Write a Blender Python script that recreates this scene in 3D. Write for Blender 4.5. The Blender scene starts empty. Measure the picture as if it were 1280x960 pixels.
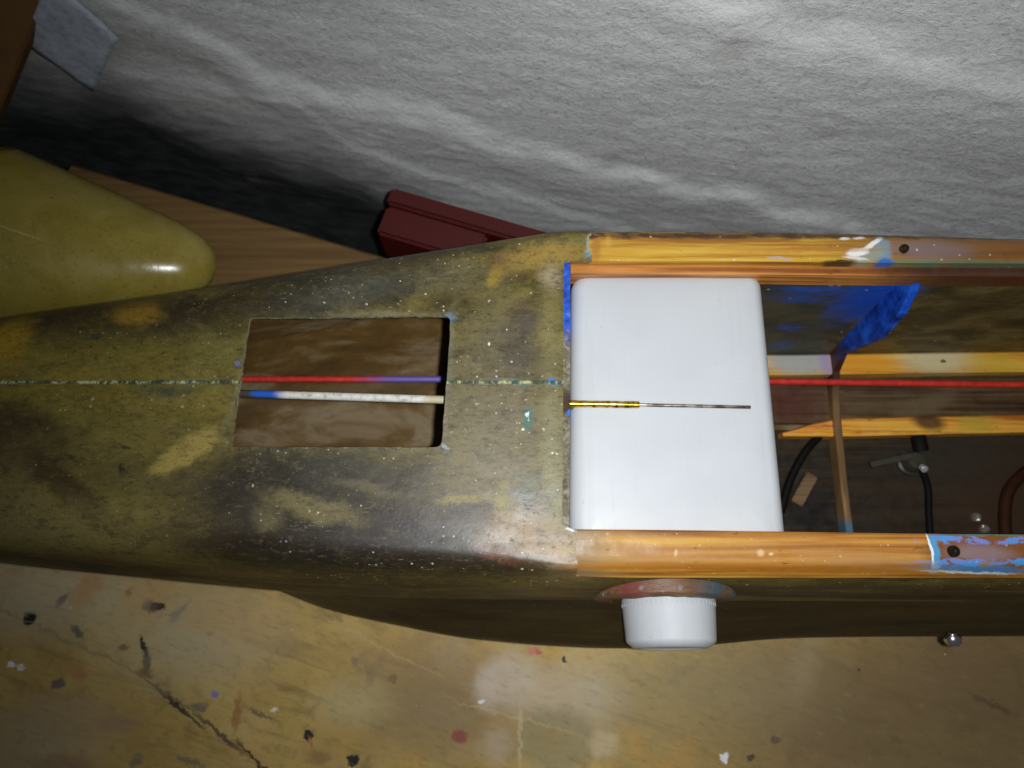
import bpy, bmesh, math, random
from mathutils import Vector, Matrix, noise
random.seed(7)
sc = bpy.context.scene
COL = sc.collection
R = math.radians

# ---------------------------------------------------------------- camera, light, exposure
H = 0.15                      # height of the fuselage deck above the bench (m)
F = 960.0                     # focal length in pixels of the 1280 px wide photograph (27 mm on 36 mm)
PITCH = R(16)                 # the camera looks down, 16 degrees off straight down
DIST = 0.36
CAM = Vector((0, -DIST * math.sin(PITCH), H + DIST * math.cos(PITCH)))
cd = bpy.data.cameras.new('camera'); cam = bpy.data.objects.new('camera', cd); COL.objects.link(cam)
cam.location = CAM; cam.rotation_euler = (PITCH, 0, 0)
cd.sensor_width = 36; cd.lens = 27; cd.clip_start = 0.01; cd.clip_end = 50
cd.dof.use_dof = True; cd.dof.focus_distance = 0.362; cd.dof.aperture_fstop = 8.5
sc.camera = cam

w = bpy.data.worlds.new('World'); sc.world = w; w.use_nodes = True
w.node_tree.nodes['Background'].inputs[0].default_value = (0.85, 0.92, 1.0, 1)
w.node_tree.nodes['Background'].inputs[1].default_value = 0.075

fl = bpy.data.lights.new('camera_flash', 'SPOT'); fl.energy = 6.4; fl.spot_size = R(112); fl.spot_blend = 1.0; fl.color = (0.97, 0.99, 1.0); fl.shadow_soft_size = 0.0035
flo = bpy.data.objects.new('camera_flash', fl); COL.objects.link(flo); flo.location = CAM + Vector((0.017, 0.000, 0.004)); flo.rotation_euler = (PITCH + R(5), R(-10), 0)

sc.view_settings.view_transform = 'Standard'; sc.view_settings.look = 'None'
sc.view_settings.exposure = 0; sc.view_settings.gamma = 1; sc.view_settings.use_curve_mapping = False
sc.cycles.max_bounces = 6

def ray(u, v):
    a, b = (u - 640) / F, (v - 480) / F
    s, c = math.sin(PITCH), math.cos(PITCH)
    return Vector((a, s - b * c, -c - b * s))
def P(u, v, z):               # where the sight line of a photograph pixel meets the height z
    d = ray(u, v)
    return CAM + d * ((z - CAM.z) / d.z)

# ---------------------------------------------------------------- materials
def lin(c): return tuple(((x / 255) / 12.92 if x / 255 <= .04045 else ((x / 255 + .055) / 1.055) ** 2.4) for x in c)
def C(r, g, b, k=1.0): return tuple(min(x * k, .95) for x in lin((r, g, b))) + (1,)

class Mat:
    def __init__(s, name, rough=.5, spec=.5, metal=0, coat=0):
        s.m = bpy.data.materials.new(name); s.m.use_nodes = True
        s.t = s.m.node_tree; s.b = s.t.nodes['Principled BSDF']
        s.b.inputs['Roughness'].default_value = rough
        s.b.inputs['Specular IOR Level'].default_value = spec
        s.b.inputs['Metallic'].default_value = metal
        s.b.inputs['Coat Weight'].default_value = coat; s.b.inputs['Coat Roughness'].default_value = .12
        tc = s.n('ShaderNodeTexCoord'); s.co = tc.outputs['Object']; s._w = {}
    def n(s, t): return s.t.nodes.new(t)
    def put(s, sock, v):
        if isinstance(v, bpy.types.NodeSocket): s.t.links.new(v, sock)
        elif v is not None:
            if sock.type == 'VECTOR' or sock.type == 'RGBA': sock.default_value = v
            else: sock.default_value = v
    def math(s, op, a, b=None, c=None, clamp=False):
        n = s.n('ShaderNodeMath'); n.operation = op; n.use_clamp = clamp
        for i, x in enumerate((a, b, c)): s.put(n.inputs[i], x)
        return n.outputs[0]
    def map(s, vec=None, loc=(0, 0, 0), rot=(0, 0, 0), scale=(1, 1, 1), typ='POINT'):
        n = s.n('ShaderNodeMapping'); n.vector_type = typ; s.put(n.inputs[0], vec or s.co)
        n.inputs[1].default_value = loc; n.inputs[2].default_value = rot; n.inputs[3].default_value = scale
        return n.outputs[0]
    def noise(s, scale, detail=3, rough=.55, dist=0, vec=None, color=False):
        n = s.n('ShaderNodeTexNoise'); s.put(n.inputs['Vector'], vec or s.co)
        n.inputs['Scale'].default_value = scale; n.inputs['Detail'].default_value = detail
        n.inputs['Roughness'].default_value = rough; n.inputs['Distortion'].default_value = dist
        return n.outputs['Color' if color else 'Fac']
    def step(s, v, a, b, lo=0, hi=1):       # smooth step of v from a to b
        n = s.n('ShaderNodeMapRange'); n.interpolation_type = 'SMOOTHSTEP'
        s.put(n.inputs['Value'], v)
        if a > b: a, b, lo, hi = b, a, hi, lo
        n.inputs['From Min'].default_value = a; n.inputs['From Max'].default_value = b
        n.inputs['To Min'].default_value = lo; n.inputs['To Max'].default_value = hi
        return n.outputs[0]
    def mix(s, a, b, f):
        n = s.n('ShaderNodeMix'); n.data_type = 'RGBA'
        s.put(n.inputs[0], f); s.put(n.inputs[6], a); s.put(n.inputs[7], b)
        return n.outputs[2]
    def ramp(s, f, stops):
        n = s.n('ShaderNodeValToRGB'); e = n.color_ramp.elements
        while len(e) < len(stops): e.new(.5)
        for x, (p, c) in zip(e, stops): x.position = p; x.color = c
        s.put(n.inputs[0], f); return n.outputs[0]
    def warped(s, amp, scale, detail=6):
        k = (amp, scale)
        if k not in s._w:
            c = s.noise(scale, detail, .68, color=True)
            a = s.n('ShaderNodeVectorMath'); a.operation = 'SUBTRACT'; s.put(a.inputs[0], c); a.inputs[1].default_value = (.5, .5, .5)
            b = s.n('ShaderNodeVectorMath'); b.operation = 'MULTIPLY_ADD'; s.put(b.inputs[0], a.outputs[0]); b.inputs[1].default_value = (amp,) * 3; s.put(b.inputs[2], s.co)
            s._w[k] = b.outputs[0]
        return s._w[k]
    def blob(s, loc, rad, rot=0, soft=.5, vec=None, axes='xy'):
        v = vec or s.co
        def vm(op, a, b, c=None):
            n = s.n('ShaderNodeVectorMath'); n.operation = op; s.put(n.inputs[0], a)
            if b is not None: s.put(n.inputs[1], b)
            if c is not None: s.put(n.inputs[2], c)
            return n.outputs['Value' if op in ('LENGTH', 'DOT_PRODUCT') else 'Vector']
        if axes == 'xz' or abs(rot) < 1e-4:
            k = (1 / rad[0], 0, 1 / rad[1]) if axes == 'xz' else (1 / rad[0], 1 / rad[1], 0)
            r = vm('LENGTH', vm('MULTIPLY_ADD', v, k, tuple(-a * b for a, b in zip(loc, k))), None)
            return s.step(r, 1 + soft, max(0, 1 - soft))
        d = vm('SUBTRACT', v, tuple(loc)); ca, sa = math.cos(rot), math.sin(rot)
        x = vm('DOT_PRODUCT', d, (ca / rad[0], sa / rad[0], 0)); y = vm('DOT_PRODUCT', d, (-sa / rad[1], ca / rad[1], 0))
        r = s.math('SQRT', s.math('MULTIPLY_ADD', x, x, s.math('MULTIPLY', y, y)))
        return s.step(r, 1 + soft, max(0, 1 - soft))
    def specks(s, scale, rad, keep, vec=None):
        n = s.n('ShaderNodeTexVoronoi'); s.put(n.inputs['Vector'], vec or s.co); n.inputs['Scale'].default_value = scale
        sep = s.n('ShaderNodeSeparateColor'); s.put(sep.inputs[0], n.outputs['Color'])
        lim = s.math('MULTIPLY', s.math('MULTIPLY_ADD', sep.outputs[0], .75, .25), s.math('MULTIPLY', s.math('MULTIPLY_ADD', sep.outputs[2], .6, .4), rad))       # a radius of its own for every speck
        on = s.math('GREATER_THAN', sep.outputs[1], 1 - keep)
        f = s.math('SUBTRACT', lim, n.outputs['Distance'])
        return s.math('MULTIPLY', s.step(f, 0, rad * .12), on)
    def bump(s, h, strength, dist=.001):
        n = s.n('ShaderNodeBump'); n.inputs['Strength'].default_value = strength; n.inputs['Distance'].default_value = dist
        s.put(n.inputs['Height'], h)
        if s.b.inputs['Normal'].is_linked: s.put(n.inputs['Normal'], s.b.inputs['Normal'].links[0].from_socket)
        s.put(s.b.inputs['Normal'], n.outputs[0])
    def done(s, color=None, rough=None):
        if color is not None: s.put(s.b.inputs['Base Color'], color)
        if rough is not None: s.put(s.b.inputs['Roughness'], rough)
        return s.m

def stains_and_glints(m, base, rows, z, k, amp=.006, scale=60, quiet=.14):
    """colour marks a surface carries, and a few painted highlights: (u, v, half-width px, half-height px, degrees, rgb, softness, strength)"""
    col = base; vec = m.warped(amp, scale)
    for (u, v, a, b, rot, rgb, soft, st) in rows:
        p = P(u, v, z); px = (CAM - p).length / F * .97
        f = m.blob(p, (a * px, b * px), -R(rot), soft, vec)
        if st < 1: f = m.math('MULTIPLY', f, st)
        g = .3 * rgb[0] + .5 * rgb[1] + .2 * rgb[2]; q = [x + (g - x) * quiet for x in rgb]
        col = m.mix(col, C(*q, k), f)
    return col

KD, KB = 1.15, 2.2            # photograph brightness to surface colour: at the deck, at the bench
# --- fibreglass outside
def fibreglass_outer():
    m = Mat('fibreglass_laminate', .4, .45)
    big = m.noise(26, 5, .6, .6, m.map(scale=(1, 1.5, 1.5)))
    mid = m.noise(75, 5, .65, .4, m.map(loc=(3, 1, 0), scale=(.8, 1.2, 1.2)))
    fine = m.noise(700, 3, .6)
    col = m.ramp(big, [(.3, C(60, 50, 20, KD)), (.46, C(94, 82, 32, KD)), (.58, C(112, 100, 40, KD)), (.72, C(78, 62, 24, KD))])
    col = m.mix(col, C(52, 44, 26, KD), m.step(mid, .5, .66, 0, .75))
    col = m.mix(col, C(130, 114, 48, KD), m.step(mid, .42, .3, 0, .55))
    rows = [
        (435, 394, 128, 3, 0, (128, 124, 100), .8, .6), (420, 562, 130, 3, 0, (104, 100, 86), .8, .6), (299, 478, 4, 80, 8, (122, 116, 92), .8, .6), (560, 478, 4, 82, 3, (128, 124, 106), .8, .6),
        (60, 470, 190, 90, 0, (122, 106, 26), .9, .55), (90, 650, 170, 44, 4, (138, 120, 50), .8, .6), (200, 500, 90, 60, 0, (112, 98, 32), .9, .4),
        (440, 640, 150, 60, 8, (26, 21, 18), .55, .8), (350, 600, 80, 40, 10, (40, 33, 24), .6, .6), (600, 695, 90, 20, 3, (40, 30, 24), .7, .7), (430, 348, 150, 32, -6, (38, 32, 20), .8, .75), (200, 400, 120, 26, -4, (54, 44, 20), .8, .6),
        (705, 706, 34, 6, 2, (150, 100, 36), .8, .8), (720, 712, 20, 6, 0, (160, 104, 34), .8, .8),
        (700, 690, 36, 30, 0, (150, 124, 88), .9, .7), (560, 450, 90, 70, 0, (92, 86, 64), .9, .45), (600, 520, 70, 60, 0, (102, 94, 74), .9, .5),
        (150, 398, 260, 26, -4, (42, 32, 15), .7, .8), (40, 385, 60, 20, -5, (58, 34, 12), .7, .7),
        (6, 425, 28, 28, 0, (150, 118, 8), .6, .9), (168, 388, 28, 17, 10, (140, 104, 18), .6, .85), (90, 470, 20, 8, 0, (140, 112, 20), .7, .7), (225, 620, 40, 30, 30, (118, 100, 40), .7, .6),
        (110, 440, 60, 30, 0, (96, 84, 20), .8, .6), (270, 440, 46, 34, 0, (92, 88, 40), .8, .5),
        (30, 548, 56, 36, 20, (50, 32, 8), .45, .9), (20, 600, 40, 44, 0, (104, 92, 42), .6, .6),
        (150, 545, 100, 34, 0, (98, 88, 34), .8, .5), (165, 600, 70, 26, 10, (80, 70, 30), .7, .7),
        (85, 610, 70, 14, 38, (54, 36, 12), .5, .75), (60, 655, 130, 26, 4, (116, 104, 52), .8, .7),
        (240, 655, 70, 20, 10, (98, 84, 40), .7, .6),
        (330, 630, 105, 50, 12, (44, 36, 26), .55, .9), (320, 690, 130, 24, 8, (34, 22, 18), .6, .8),
        (450, 590, 100, 26, 4, (58, 54, 44), .8, .8), (480, 690, 150, 28, 4, (36, 27, 22), .6, .85), (640, 705, 60, 14, 3, (52, 38, 24), .6, .7),
        (520, 630, 60, 24, 10, (66, 56, 42), .7, .8), (500, 665, 70, 22, 0, (44, 36, 34), .6, .8),
        (390, 633, 62, 15, 14, (118, 106, 62), .45, .8), (335, 645, 20, 14, 20, (104, 94, 56), .5, .6), (460, 612, 40, 6, 12, (104, 94, 58), .6, .6),
        (600, 600, 60, 60, 0, (116, 106, 82), .8, .6), (585, 645, 40, 20, 0, (58, 50, 46), .5, .75), (655, 612, 24, 22, 0, (92, 90, 76), .6, .7),
        (580, 624, 36, 5, 0, (138, 124, 50), .5, .75), (632, 630, 12, 16, -30, (140, 126, 60), .5, .6), (630, 605, 18, 4, -18, (130, 118, 62), .6, .6),
        (660, 665, 50, 22, 10, (150, 122, 92), .7, .7), (620, 690, 30, 10, 20, (122, 70, 44), .6, .6), (640, 520, 40, 30, 0, (108, 98, 74), .8, .5),
        (232, 566, 44, 15, -34, (152, 130, 56), .3, .92),
        (450, 360, 70, 24, -12, (78, 78, 68), .8, .6), (390, 375, 60, 18, -4, (62, 62, 52), .8, .5), (350, 345, 60, 14, -8, (48, 40, 22), .7, .8), (520, 322, 80, 12, -6, (66, 54, 24), .7, .8),
        (600, 350, 40, 26, 0, (96, 86, 48), .7, .6), (620, 345, 9, 18, 12, (150, 122, 32), .6, .8), (626, 325, 12, 14, 0, (104, 66, 34), .7, .7),
        (640, 430, 44, 60, 0, (96, 88, 66), .8, .7), (655, 400, 22, 26, 20, (74, 64, 56), .6, .6), (650, 440, 20, 18, 0, (64, 54, 48), .6, .6), (560, 345, 34, 20, 0, (104, 96, 68), .8, .5),
        (690, 316, 44, 17, -4, (166, 130, 48), .8, .75), (655, 325, 26, 16, -20, (146, 116, 50), .8, .6), (710, 300, 40, 8, -2, (122, 112, 48), .6, .7), (560, 310, 130, 8, -7, (58, 52, 28), .6, .6),
        (690, 380, 14, 56, 0, (132, 118, 60), .9, .6), (692, 545, 13, 116, 0, (128, 124, 84), .9, .65), (690, 345, 14, 16, 0, (176, 158, 130), .8, .5),
        (738, 308, 5, 18, 4, (152, 160, 140), .5, .85), (736, 320, 7, 6, 0, (110, 150, 160), .5, .7),
        (659, 526, 8, 14, 0, (44, 108, 98), .4, .9), (658, 521, 3, 3.5, 0, (222, 236, 230), .3, .9), (566, 398, 8, 4, 20, (90, 130, 150), .5, .8), (554, 560, 6, 3, 20, (150, 180, 190), .5, .8),
        (640, 478, 22, 3, 0, (78, 150, 150), .8, .5), (692, 478, 12, 1.8, 0, (40, 110, 190), .4, .95), (236, 474, 6, 2, 0, (40, 110, 190), .3, .9),
        (212, 488, 34, 9, 0, (44, 66, 48), .8, .6), (120, 420, 6, 3, 0, (24, 44, 42), .4, .8), (150, 585, 3, 4, 0, (34, 26, 20), .3, .8), (158, 558, 4, 3, 0, (52, 32, 20), .4, .8),
        (716, 660, 5, 4, 0, (214, 220, 222), .4, .9), (692, 690, 40, 5, 3, (190, 160, 120), .9, .4)]  # last row: soft highlight on the near shoulder, painted into the colour
    col = stains_and_glints(m, col, rows, H, KD, .013, 75)
    mo1 = m.noise(150, 6, .72, .3, m.map(loc=(5, 5, 5), scale=(.7, 1.2, 1.2))); mo2 = m.noise(420, 5, .75, 0, m.map(scale=(.5, 1.2, 1.2)))
    col = m.mix(col, C(40, 35, 20, KD), m.step(mo1, .50, .68, 0, .5)); col = m.mix(col, C(134, 120, 66, KD), m.step(mo1, .46, .30, 0, .2))
    col = m.mix(col, C(34, 30, 18, KD), m.step(mo2, .50, .70, 0, .5)); col = m.mix(col, C(140, 128, 84, KD), m.step(mo2, .46, .30, 0, .22))
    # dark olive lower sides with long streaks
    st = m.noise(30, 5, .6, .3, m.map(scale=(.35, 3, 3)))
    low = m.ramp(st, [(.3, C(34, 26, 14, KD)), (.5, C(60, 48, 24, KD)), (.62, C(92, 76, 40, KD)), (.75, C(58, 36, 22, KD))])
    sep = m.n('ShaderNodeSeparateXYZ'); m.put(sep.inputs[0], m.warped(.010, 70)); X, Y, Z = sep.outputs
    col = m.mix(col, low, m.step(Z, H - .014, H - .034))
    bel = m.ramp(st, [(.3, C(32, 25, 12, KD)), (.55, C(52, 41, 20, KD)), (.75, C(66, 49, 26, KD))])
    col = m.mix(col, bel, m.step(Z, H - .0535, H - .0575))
    # centre seam: a crust of pale filler and a green hairline
    y0 = P(300, 478, H).y
    sp = m.n('ShaderNodeSeparateXYZ'); m.put(sp.inputs[0], m.warped(.0024, 420)); d = m.math('ABSOLUTE', m.math('SUBTRACT', sp.outputs[1], y0))
    top = m.step(sp.outputs[2], H - .02, H - .012)
    broken = m.step(m.noise(150, 6, .8, 0, m.map(scale=(1, .3, 1))), .46, .58)
    col = m.mix(col, C(28, 58, 46, KD), m.math('MULTIPLY', m.step(d, .0013, .0004), m.math('MULTIPLY', top, .8)))
    seam = m.math('MULTIPLY', m.math('MULTIPLY', m.step(d, .0011, .0003), broken), top)
    col = m.mix(col, C(166, 166, 124, KD), seam)
    # fine weave, dust, sanding marks, paint specks
    col = m.mix(col, C(20, 17, 8, KD), m.step(fine, .55, .72, 0, .45))
    dust = m.step(m.noise(330, 4, .75), .56, .72)
    band = m.step(m.noise(22, 2, .5, 0, m.map(loc=(7, 2, 1))), .42, .62)
    xr = m.math('MULTIPLY', m.step(X, P(230, 480, H).x, P(420, 480, H).x, .25, 1), m.step(Z, H - .05, H - .02, .15, 1))
    col = m.mix(col, C(150, 146, 130, KD), m.math('MULTIPLY', m.math('MULTIPLY', dust, m.math('MULTIPLY', band, xr)), .28))
    wv = m.noise(1500, 2, .6, 0, m.map(scale=(.12, 1, 1)))
    scr = m.math('MULTIPLY', m.step(wv, .64, .74), m.step(m.noise(40, 2, .5, 0, m.map(loc=(1, 9, 2))), .5, .62))
    col = m.mix(col, C(170, 164, 140, KD), m.math('MULTIPLY', scr, m.math('MULTIPLY', xr, .45)))
    sk1 = m.math('MULTIPLY', m.specks(190, .22, .42, m.warped(.0024, 600)), m.math('MULTIPLY', xr, m.step(m.noise(45, 3), .42, .58)))
    sk2 = m.math('MULTIPLY', m.specks(430, .34, .5), m.step(m.noise(60, 3, .6, 0, m.map(loc=(4, 4, 4))), .44, .62))
    dn = m.step(Z, H - .05, H - .02, .15, 1); sk1 = m.math('MULTIPLY', sk1, dn); sk2 = m.math('MULTIPLY', sk2, m.math('MULTIPLY', xr, dn))
    col = m.mix(col, C(214, 212, 196, KD), m.math('MULTIPLY', sk1, .9)); col = m.mix(col, C(204, 202, 188, KD), m.math('MULTIPLY', sk2, .75))
    col = m.mix(col, C(26, 24, 20, KD), m.math('MULTIPLY', m.specks(110, .12, .16, m.warped(.003, 300)), .6))
    hgt = m.math('ADD', m.math('MULTIPLY', fine, .25), m.math('ADD', seam, m.math('ADD', sk1, m.math('MULTIPLY', mid, 1.2))))
    m.bump(hgt, .4, .0004)
    rg = m.math('ADD', m.step(big, .3, .7, .36, .54), m.math('MULTIPLY', dust, .25))
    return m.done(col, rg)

def fibreglass_inner():
    m = Mat('laminate_inside', .6, .3)
    st = m.noise(26, 5, .62, .5, m.map(scale=(.6, 1.6, 1.6)))
    col = m.ramp(st, [(.3, C(42, 31, 14, 2.7)), (.5, C(70, 52, 24, 2.7)), (.62, C(92, 80, 60, 2.7)), (.75, C(60, 42, 16, 2.7))])
    col = m.mix(col, C(30, 22, 14, 2), m.step(m.noise(90, 4, .6), .54, .68, 0, .2))
    m.bump(m.noise(240, 4), .15, .001)
    return m.done(col)

def rim_mat():
    m = Mat('cut_laminate_rim', .6, .3)
    f = m.noise(420, 4, .7)
    return m.done(m.ramp(f, [(.35, C(92, 82, 48, 1)), (.55, C(150, 146, 112, 1)), (.7, C(196, 196, 180, 1))]))

def wood(name, dark, midc, light, k, axis='x', scale=1.0, rough=.38, coat=.3, rows=None, z=H, speck=0, extra=None):
    m = Mat(name, rough, .5, 0, coat)
    sc_ = (.03, 1, 1) if axis == 'x' else (1, .05, 1)
    g = m.noise(340 * scale, 4, .6, 0, m.map(scale=sc_))
    gg = m.noise(120 * scale, 3, .6, .8, m.map(loc=(2, 5, 1), scale=sc_))
    col = m.ramp(g, [(.32, C(*dark, k)), (.46, C(*midc, k)), (.62, C(*light, k))])
    col = m.mix(col, C(*dark, k), m.step(gg, .53, .66, 0, .9))
    col = m.mix(col, C(*light, k), m.step(gg, .42, .32, 0, .5))
    if rows: col = stains_and_glints(m, col, rows, z, k, .003, 160)
    col = m.mix(col, C(20, 12, 6, k), m.step(m.noise(260, 4, .7, 0, m.map(scale=(.4, 1, 1))), .62, .74, 0, .55))
    if extra: col = extra(m, col)
    if speck: col = m.mix(col, C(220, 214, 200, k), m.math('MULTIPLY', m.specks(420, .3, .2), speck))
    m.bump(g, .25, .0006); m.bump(m.noise(90, 3), .25, .001)
    return m.done(col, m.step(m.noise(130, 3), .3, .7, rough - .1, rough + .2))

def plain(name, rgb, k, rough=.5, metal=0, var=.25, scale=180, spec=.5):
    m = Mat(name, rough, spec, metal)
    c = C(*rgb, k); d = tuple(x * (1 - var) for x in c[:3]) + (1,); l = tuple(min(.95, x * (1 + var * .6)) for x in c[:3]) + (1,)
    col = m.ramp(m.noise(scale, 4, .6), [(.3, d), (.5, c), (.7, l)])
    m.bump(m.noise(scale * 2, 3), .15, .0005)
    return m.done(col)

# ---------------------------------------------------------------- geometry helpers
def mesh_obj(name, bm, mat, parent=None, smooth=False, mats=None):
    me = bpy.data.meshes.new(name); bmesh.ops.recalc_face_normals(bm, faces=bm.faces); bm.to_mesh(me); bm.free()
    for x in (mats or [mat]): me.materials.append(x)
    o = bpy.data.objects.new(name, me); COL.objects.link(o)
    if smooth:
        for p in me.polygons: p.use_smooth = True
        try: me.set_sharp_from_angle(angle=R(smooth if smooth is not True else 40))
        except Exception: pass
    if parent is not None:
        o.parent = parent; 
        base = Vector(); q = parent
        while q is not None: base += q.location; q = q.parent
        o.location = -base                                # vertices are written in world metres
    return o
def tag(o, label, cat, group=None):
    o['label'] = label; o['category'] = cat
    if group: o['group'] = group
    return o
def thing(name, label, cat, loc, group=None):
    o = bpy.data.objects.new(name, None); COL.objects.link(o); o.location = loc; o.empty_display_size = .02
    return tag(o, label, cat, group)

def resample(pts, step):
    out = [pts[0]]
    for a, b in zip(pts, pts[1:]):
        n = max(1, int((b - a).length / step))
        out += [a.lerp(b, i / n) for i in range(1, n + 1)]
    return out
def spline(pts, n=10):
    out = []; q = [pts[0] * 2 - pts[1]] + list(pts) + [pts[-1] * 2 - pts[-2]]
    for i in range(1, len(q) - 2):
        a, b, c, d = q[i - 1:i + 3]
        for j in range(n):
            t = j / n; out.append(.5 * (2 * b + (c - a) * t + (2 * a - 5 * b + 4 * c - d) * t * t + (3 * b - a - 3 * c + d) * t ** 3))
    return out + [pts[-1]]
def sweep(bm, pts, prof, up=Vector((0, 0, 1)), cap=True, scale=None):
    """prof: list of (side, up) offsets; side is to the left of travel (+y when travelling +x)"""
    rings = []
    for i, p in enumerate(pts):
        t = (pts[min(i + 1, len(pts) - 1)] - pts[max(i - 1, 0)]).normalized()
        s = up.cross(t).normalized(); u = t.cross(s); k = scale[i] if scale else 1
        rings.append([bm.verts.new(p + s * a * k + u * b * k) for a, b in prof])
    n = len(prof)
    for a, b in zip(rings, rings[1:]):
        for j in range(n): bm.faces.new((a[j], a[(j + 1) % n], b[(j + 1) % n], b[j]))
    if cap: bm.faces.new(rings[0]); bm.faces.new(rings[-1])
    return bm
def circ(r, n=14): return [(r * math.cos(2 * math.pi * i / n), r * math.sin(2 * math.pi * i / n)) for i in range(n)]
def rrect(w, h, c=.0008, cx=0, cz=0):
    w /= 2; h /= 2
    return [(cx + a, cz + b) for a, b in ((-w + c, -h), (w - c, -h), (w, -h + c), (w, h - c), (w - c, h), (-w + c, h), (-w, h - c), (-w, -h + c))]
def lathe(bm, o, ax, prof, n=48, ref=Vector((0, 0, 1)), ell=1.0, close=True):
    ax = ax.normalized(); ref = Vector((1, 0, 0)) if abs(ref.dot(ax)) > .99 else ref; e1 = (ref - ax * ref.dot(ax)).normalized(); e2 = ax.cross(e1)
    rings = []
    for (t, r) in prof:
        if r <= 1e-7: rings.append([bm.verts.new(o + ax * t)])
        else: rings.append([bm.verts.new(o + ax * t + (e1 * math.cos(a) * ell + e2 * math.sin(a)) * r) for a in [2 * math.pi * i / n for i in range(n)]])
    for a, b in zip(rings, rings[1:]):
        for i in range(n):
            q = [a[i % len(a)], a[(i + 1) % len(a)], b[(i + 1) % len(b)], b[i % len(b)]]; s = []
            for v in q:
                if v not in s: s.append(v)
            if len(s) > 2: bm.faces.new(s)
    if close:
        for r_ in (rings[0], rings[-1]):
            if len(r_) > 2: bm.faces.new(r_)
    return bm
def box(bm, c, size, rot=None, bev=0):
    r = bmesh.ops.create_cube(bm, size=1); vs = r['verts']
    bmesh.ops.scale(bm, vec=size, verts=vs)
    if bev: 
        es = list({e for v in vs for e in v.link_edges}); b = bmesh.ops.bevel(bm, geom=es, offset=bev, segments=2, affect='EDGES'); vs = list(set(vs) | set(b['verts'])); vs = [v for v in vs if v.is_valid]
    if rot is not None: bmesh.ops.rotate(bm, matrix=rot, verts=vs)
    bmesh.ops.translate(bm, vec=c, verts=vs)
    return vs
def interp(xs, ys, x):
    if x <= xs[0]: return ys[0]
    for i in range(len(xs) - 1):
        if x <= xs[i + 1]:
            t = (x - xs[i]) / (xs[i + 1] - xs[i]); t2 = t
            return ys[i] + (ys[i + 1] - ys[i]) * t2
    return ys[-1]
def curve_of(rows, z, smooth=1):
    ps = [P(u, v, zz if (zz := z) is not None else 0) for u, v in rows]
    ps = spline(ps, 8)
    return lambda x: interp([p.x for p in ps], [p.y for p in ps], x)

# ================================================================ setting
B1, B2 = P(90, 205, 0), P(410, 300, 0)
E = (B2 - B1).normalized(); NRM = Vector((-E.y, E.x, 0))           # along the bench's rear edge; away from the user
W0 = Vector((-.322, .256, 0)); EW = Vector((1, -.19, 0)).normalized(); NW = Vector((-EW.y, EW.x, 0))     # the wall stands behind the bench

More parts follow.
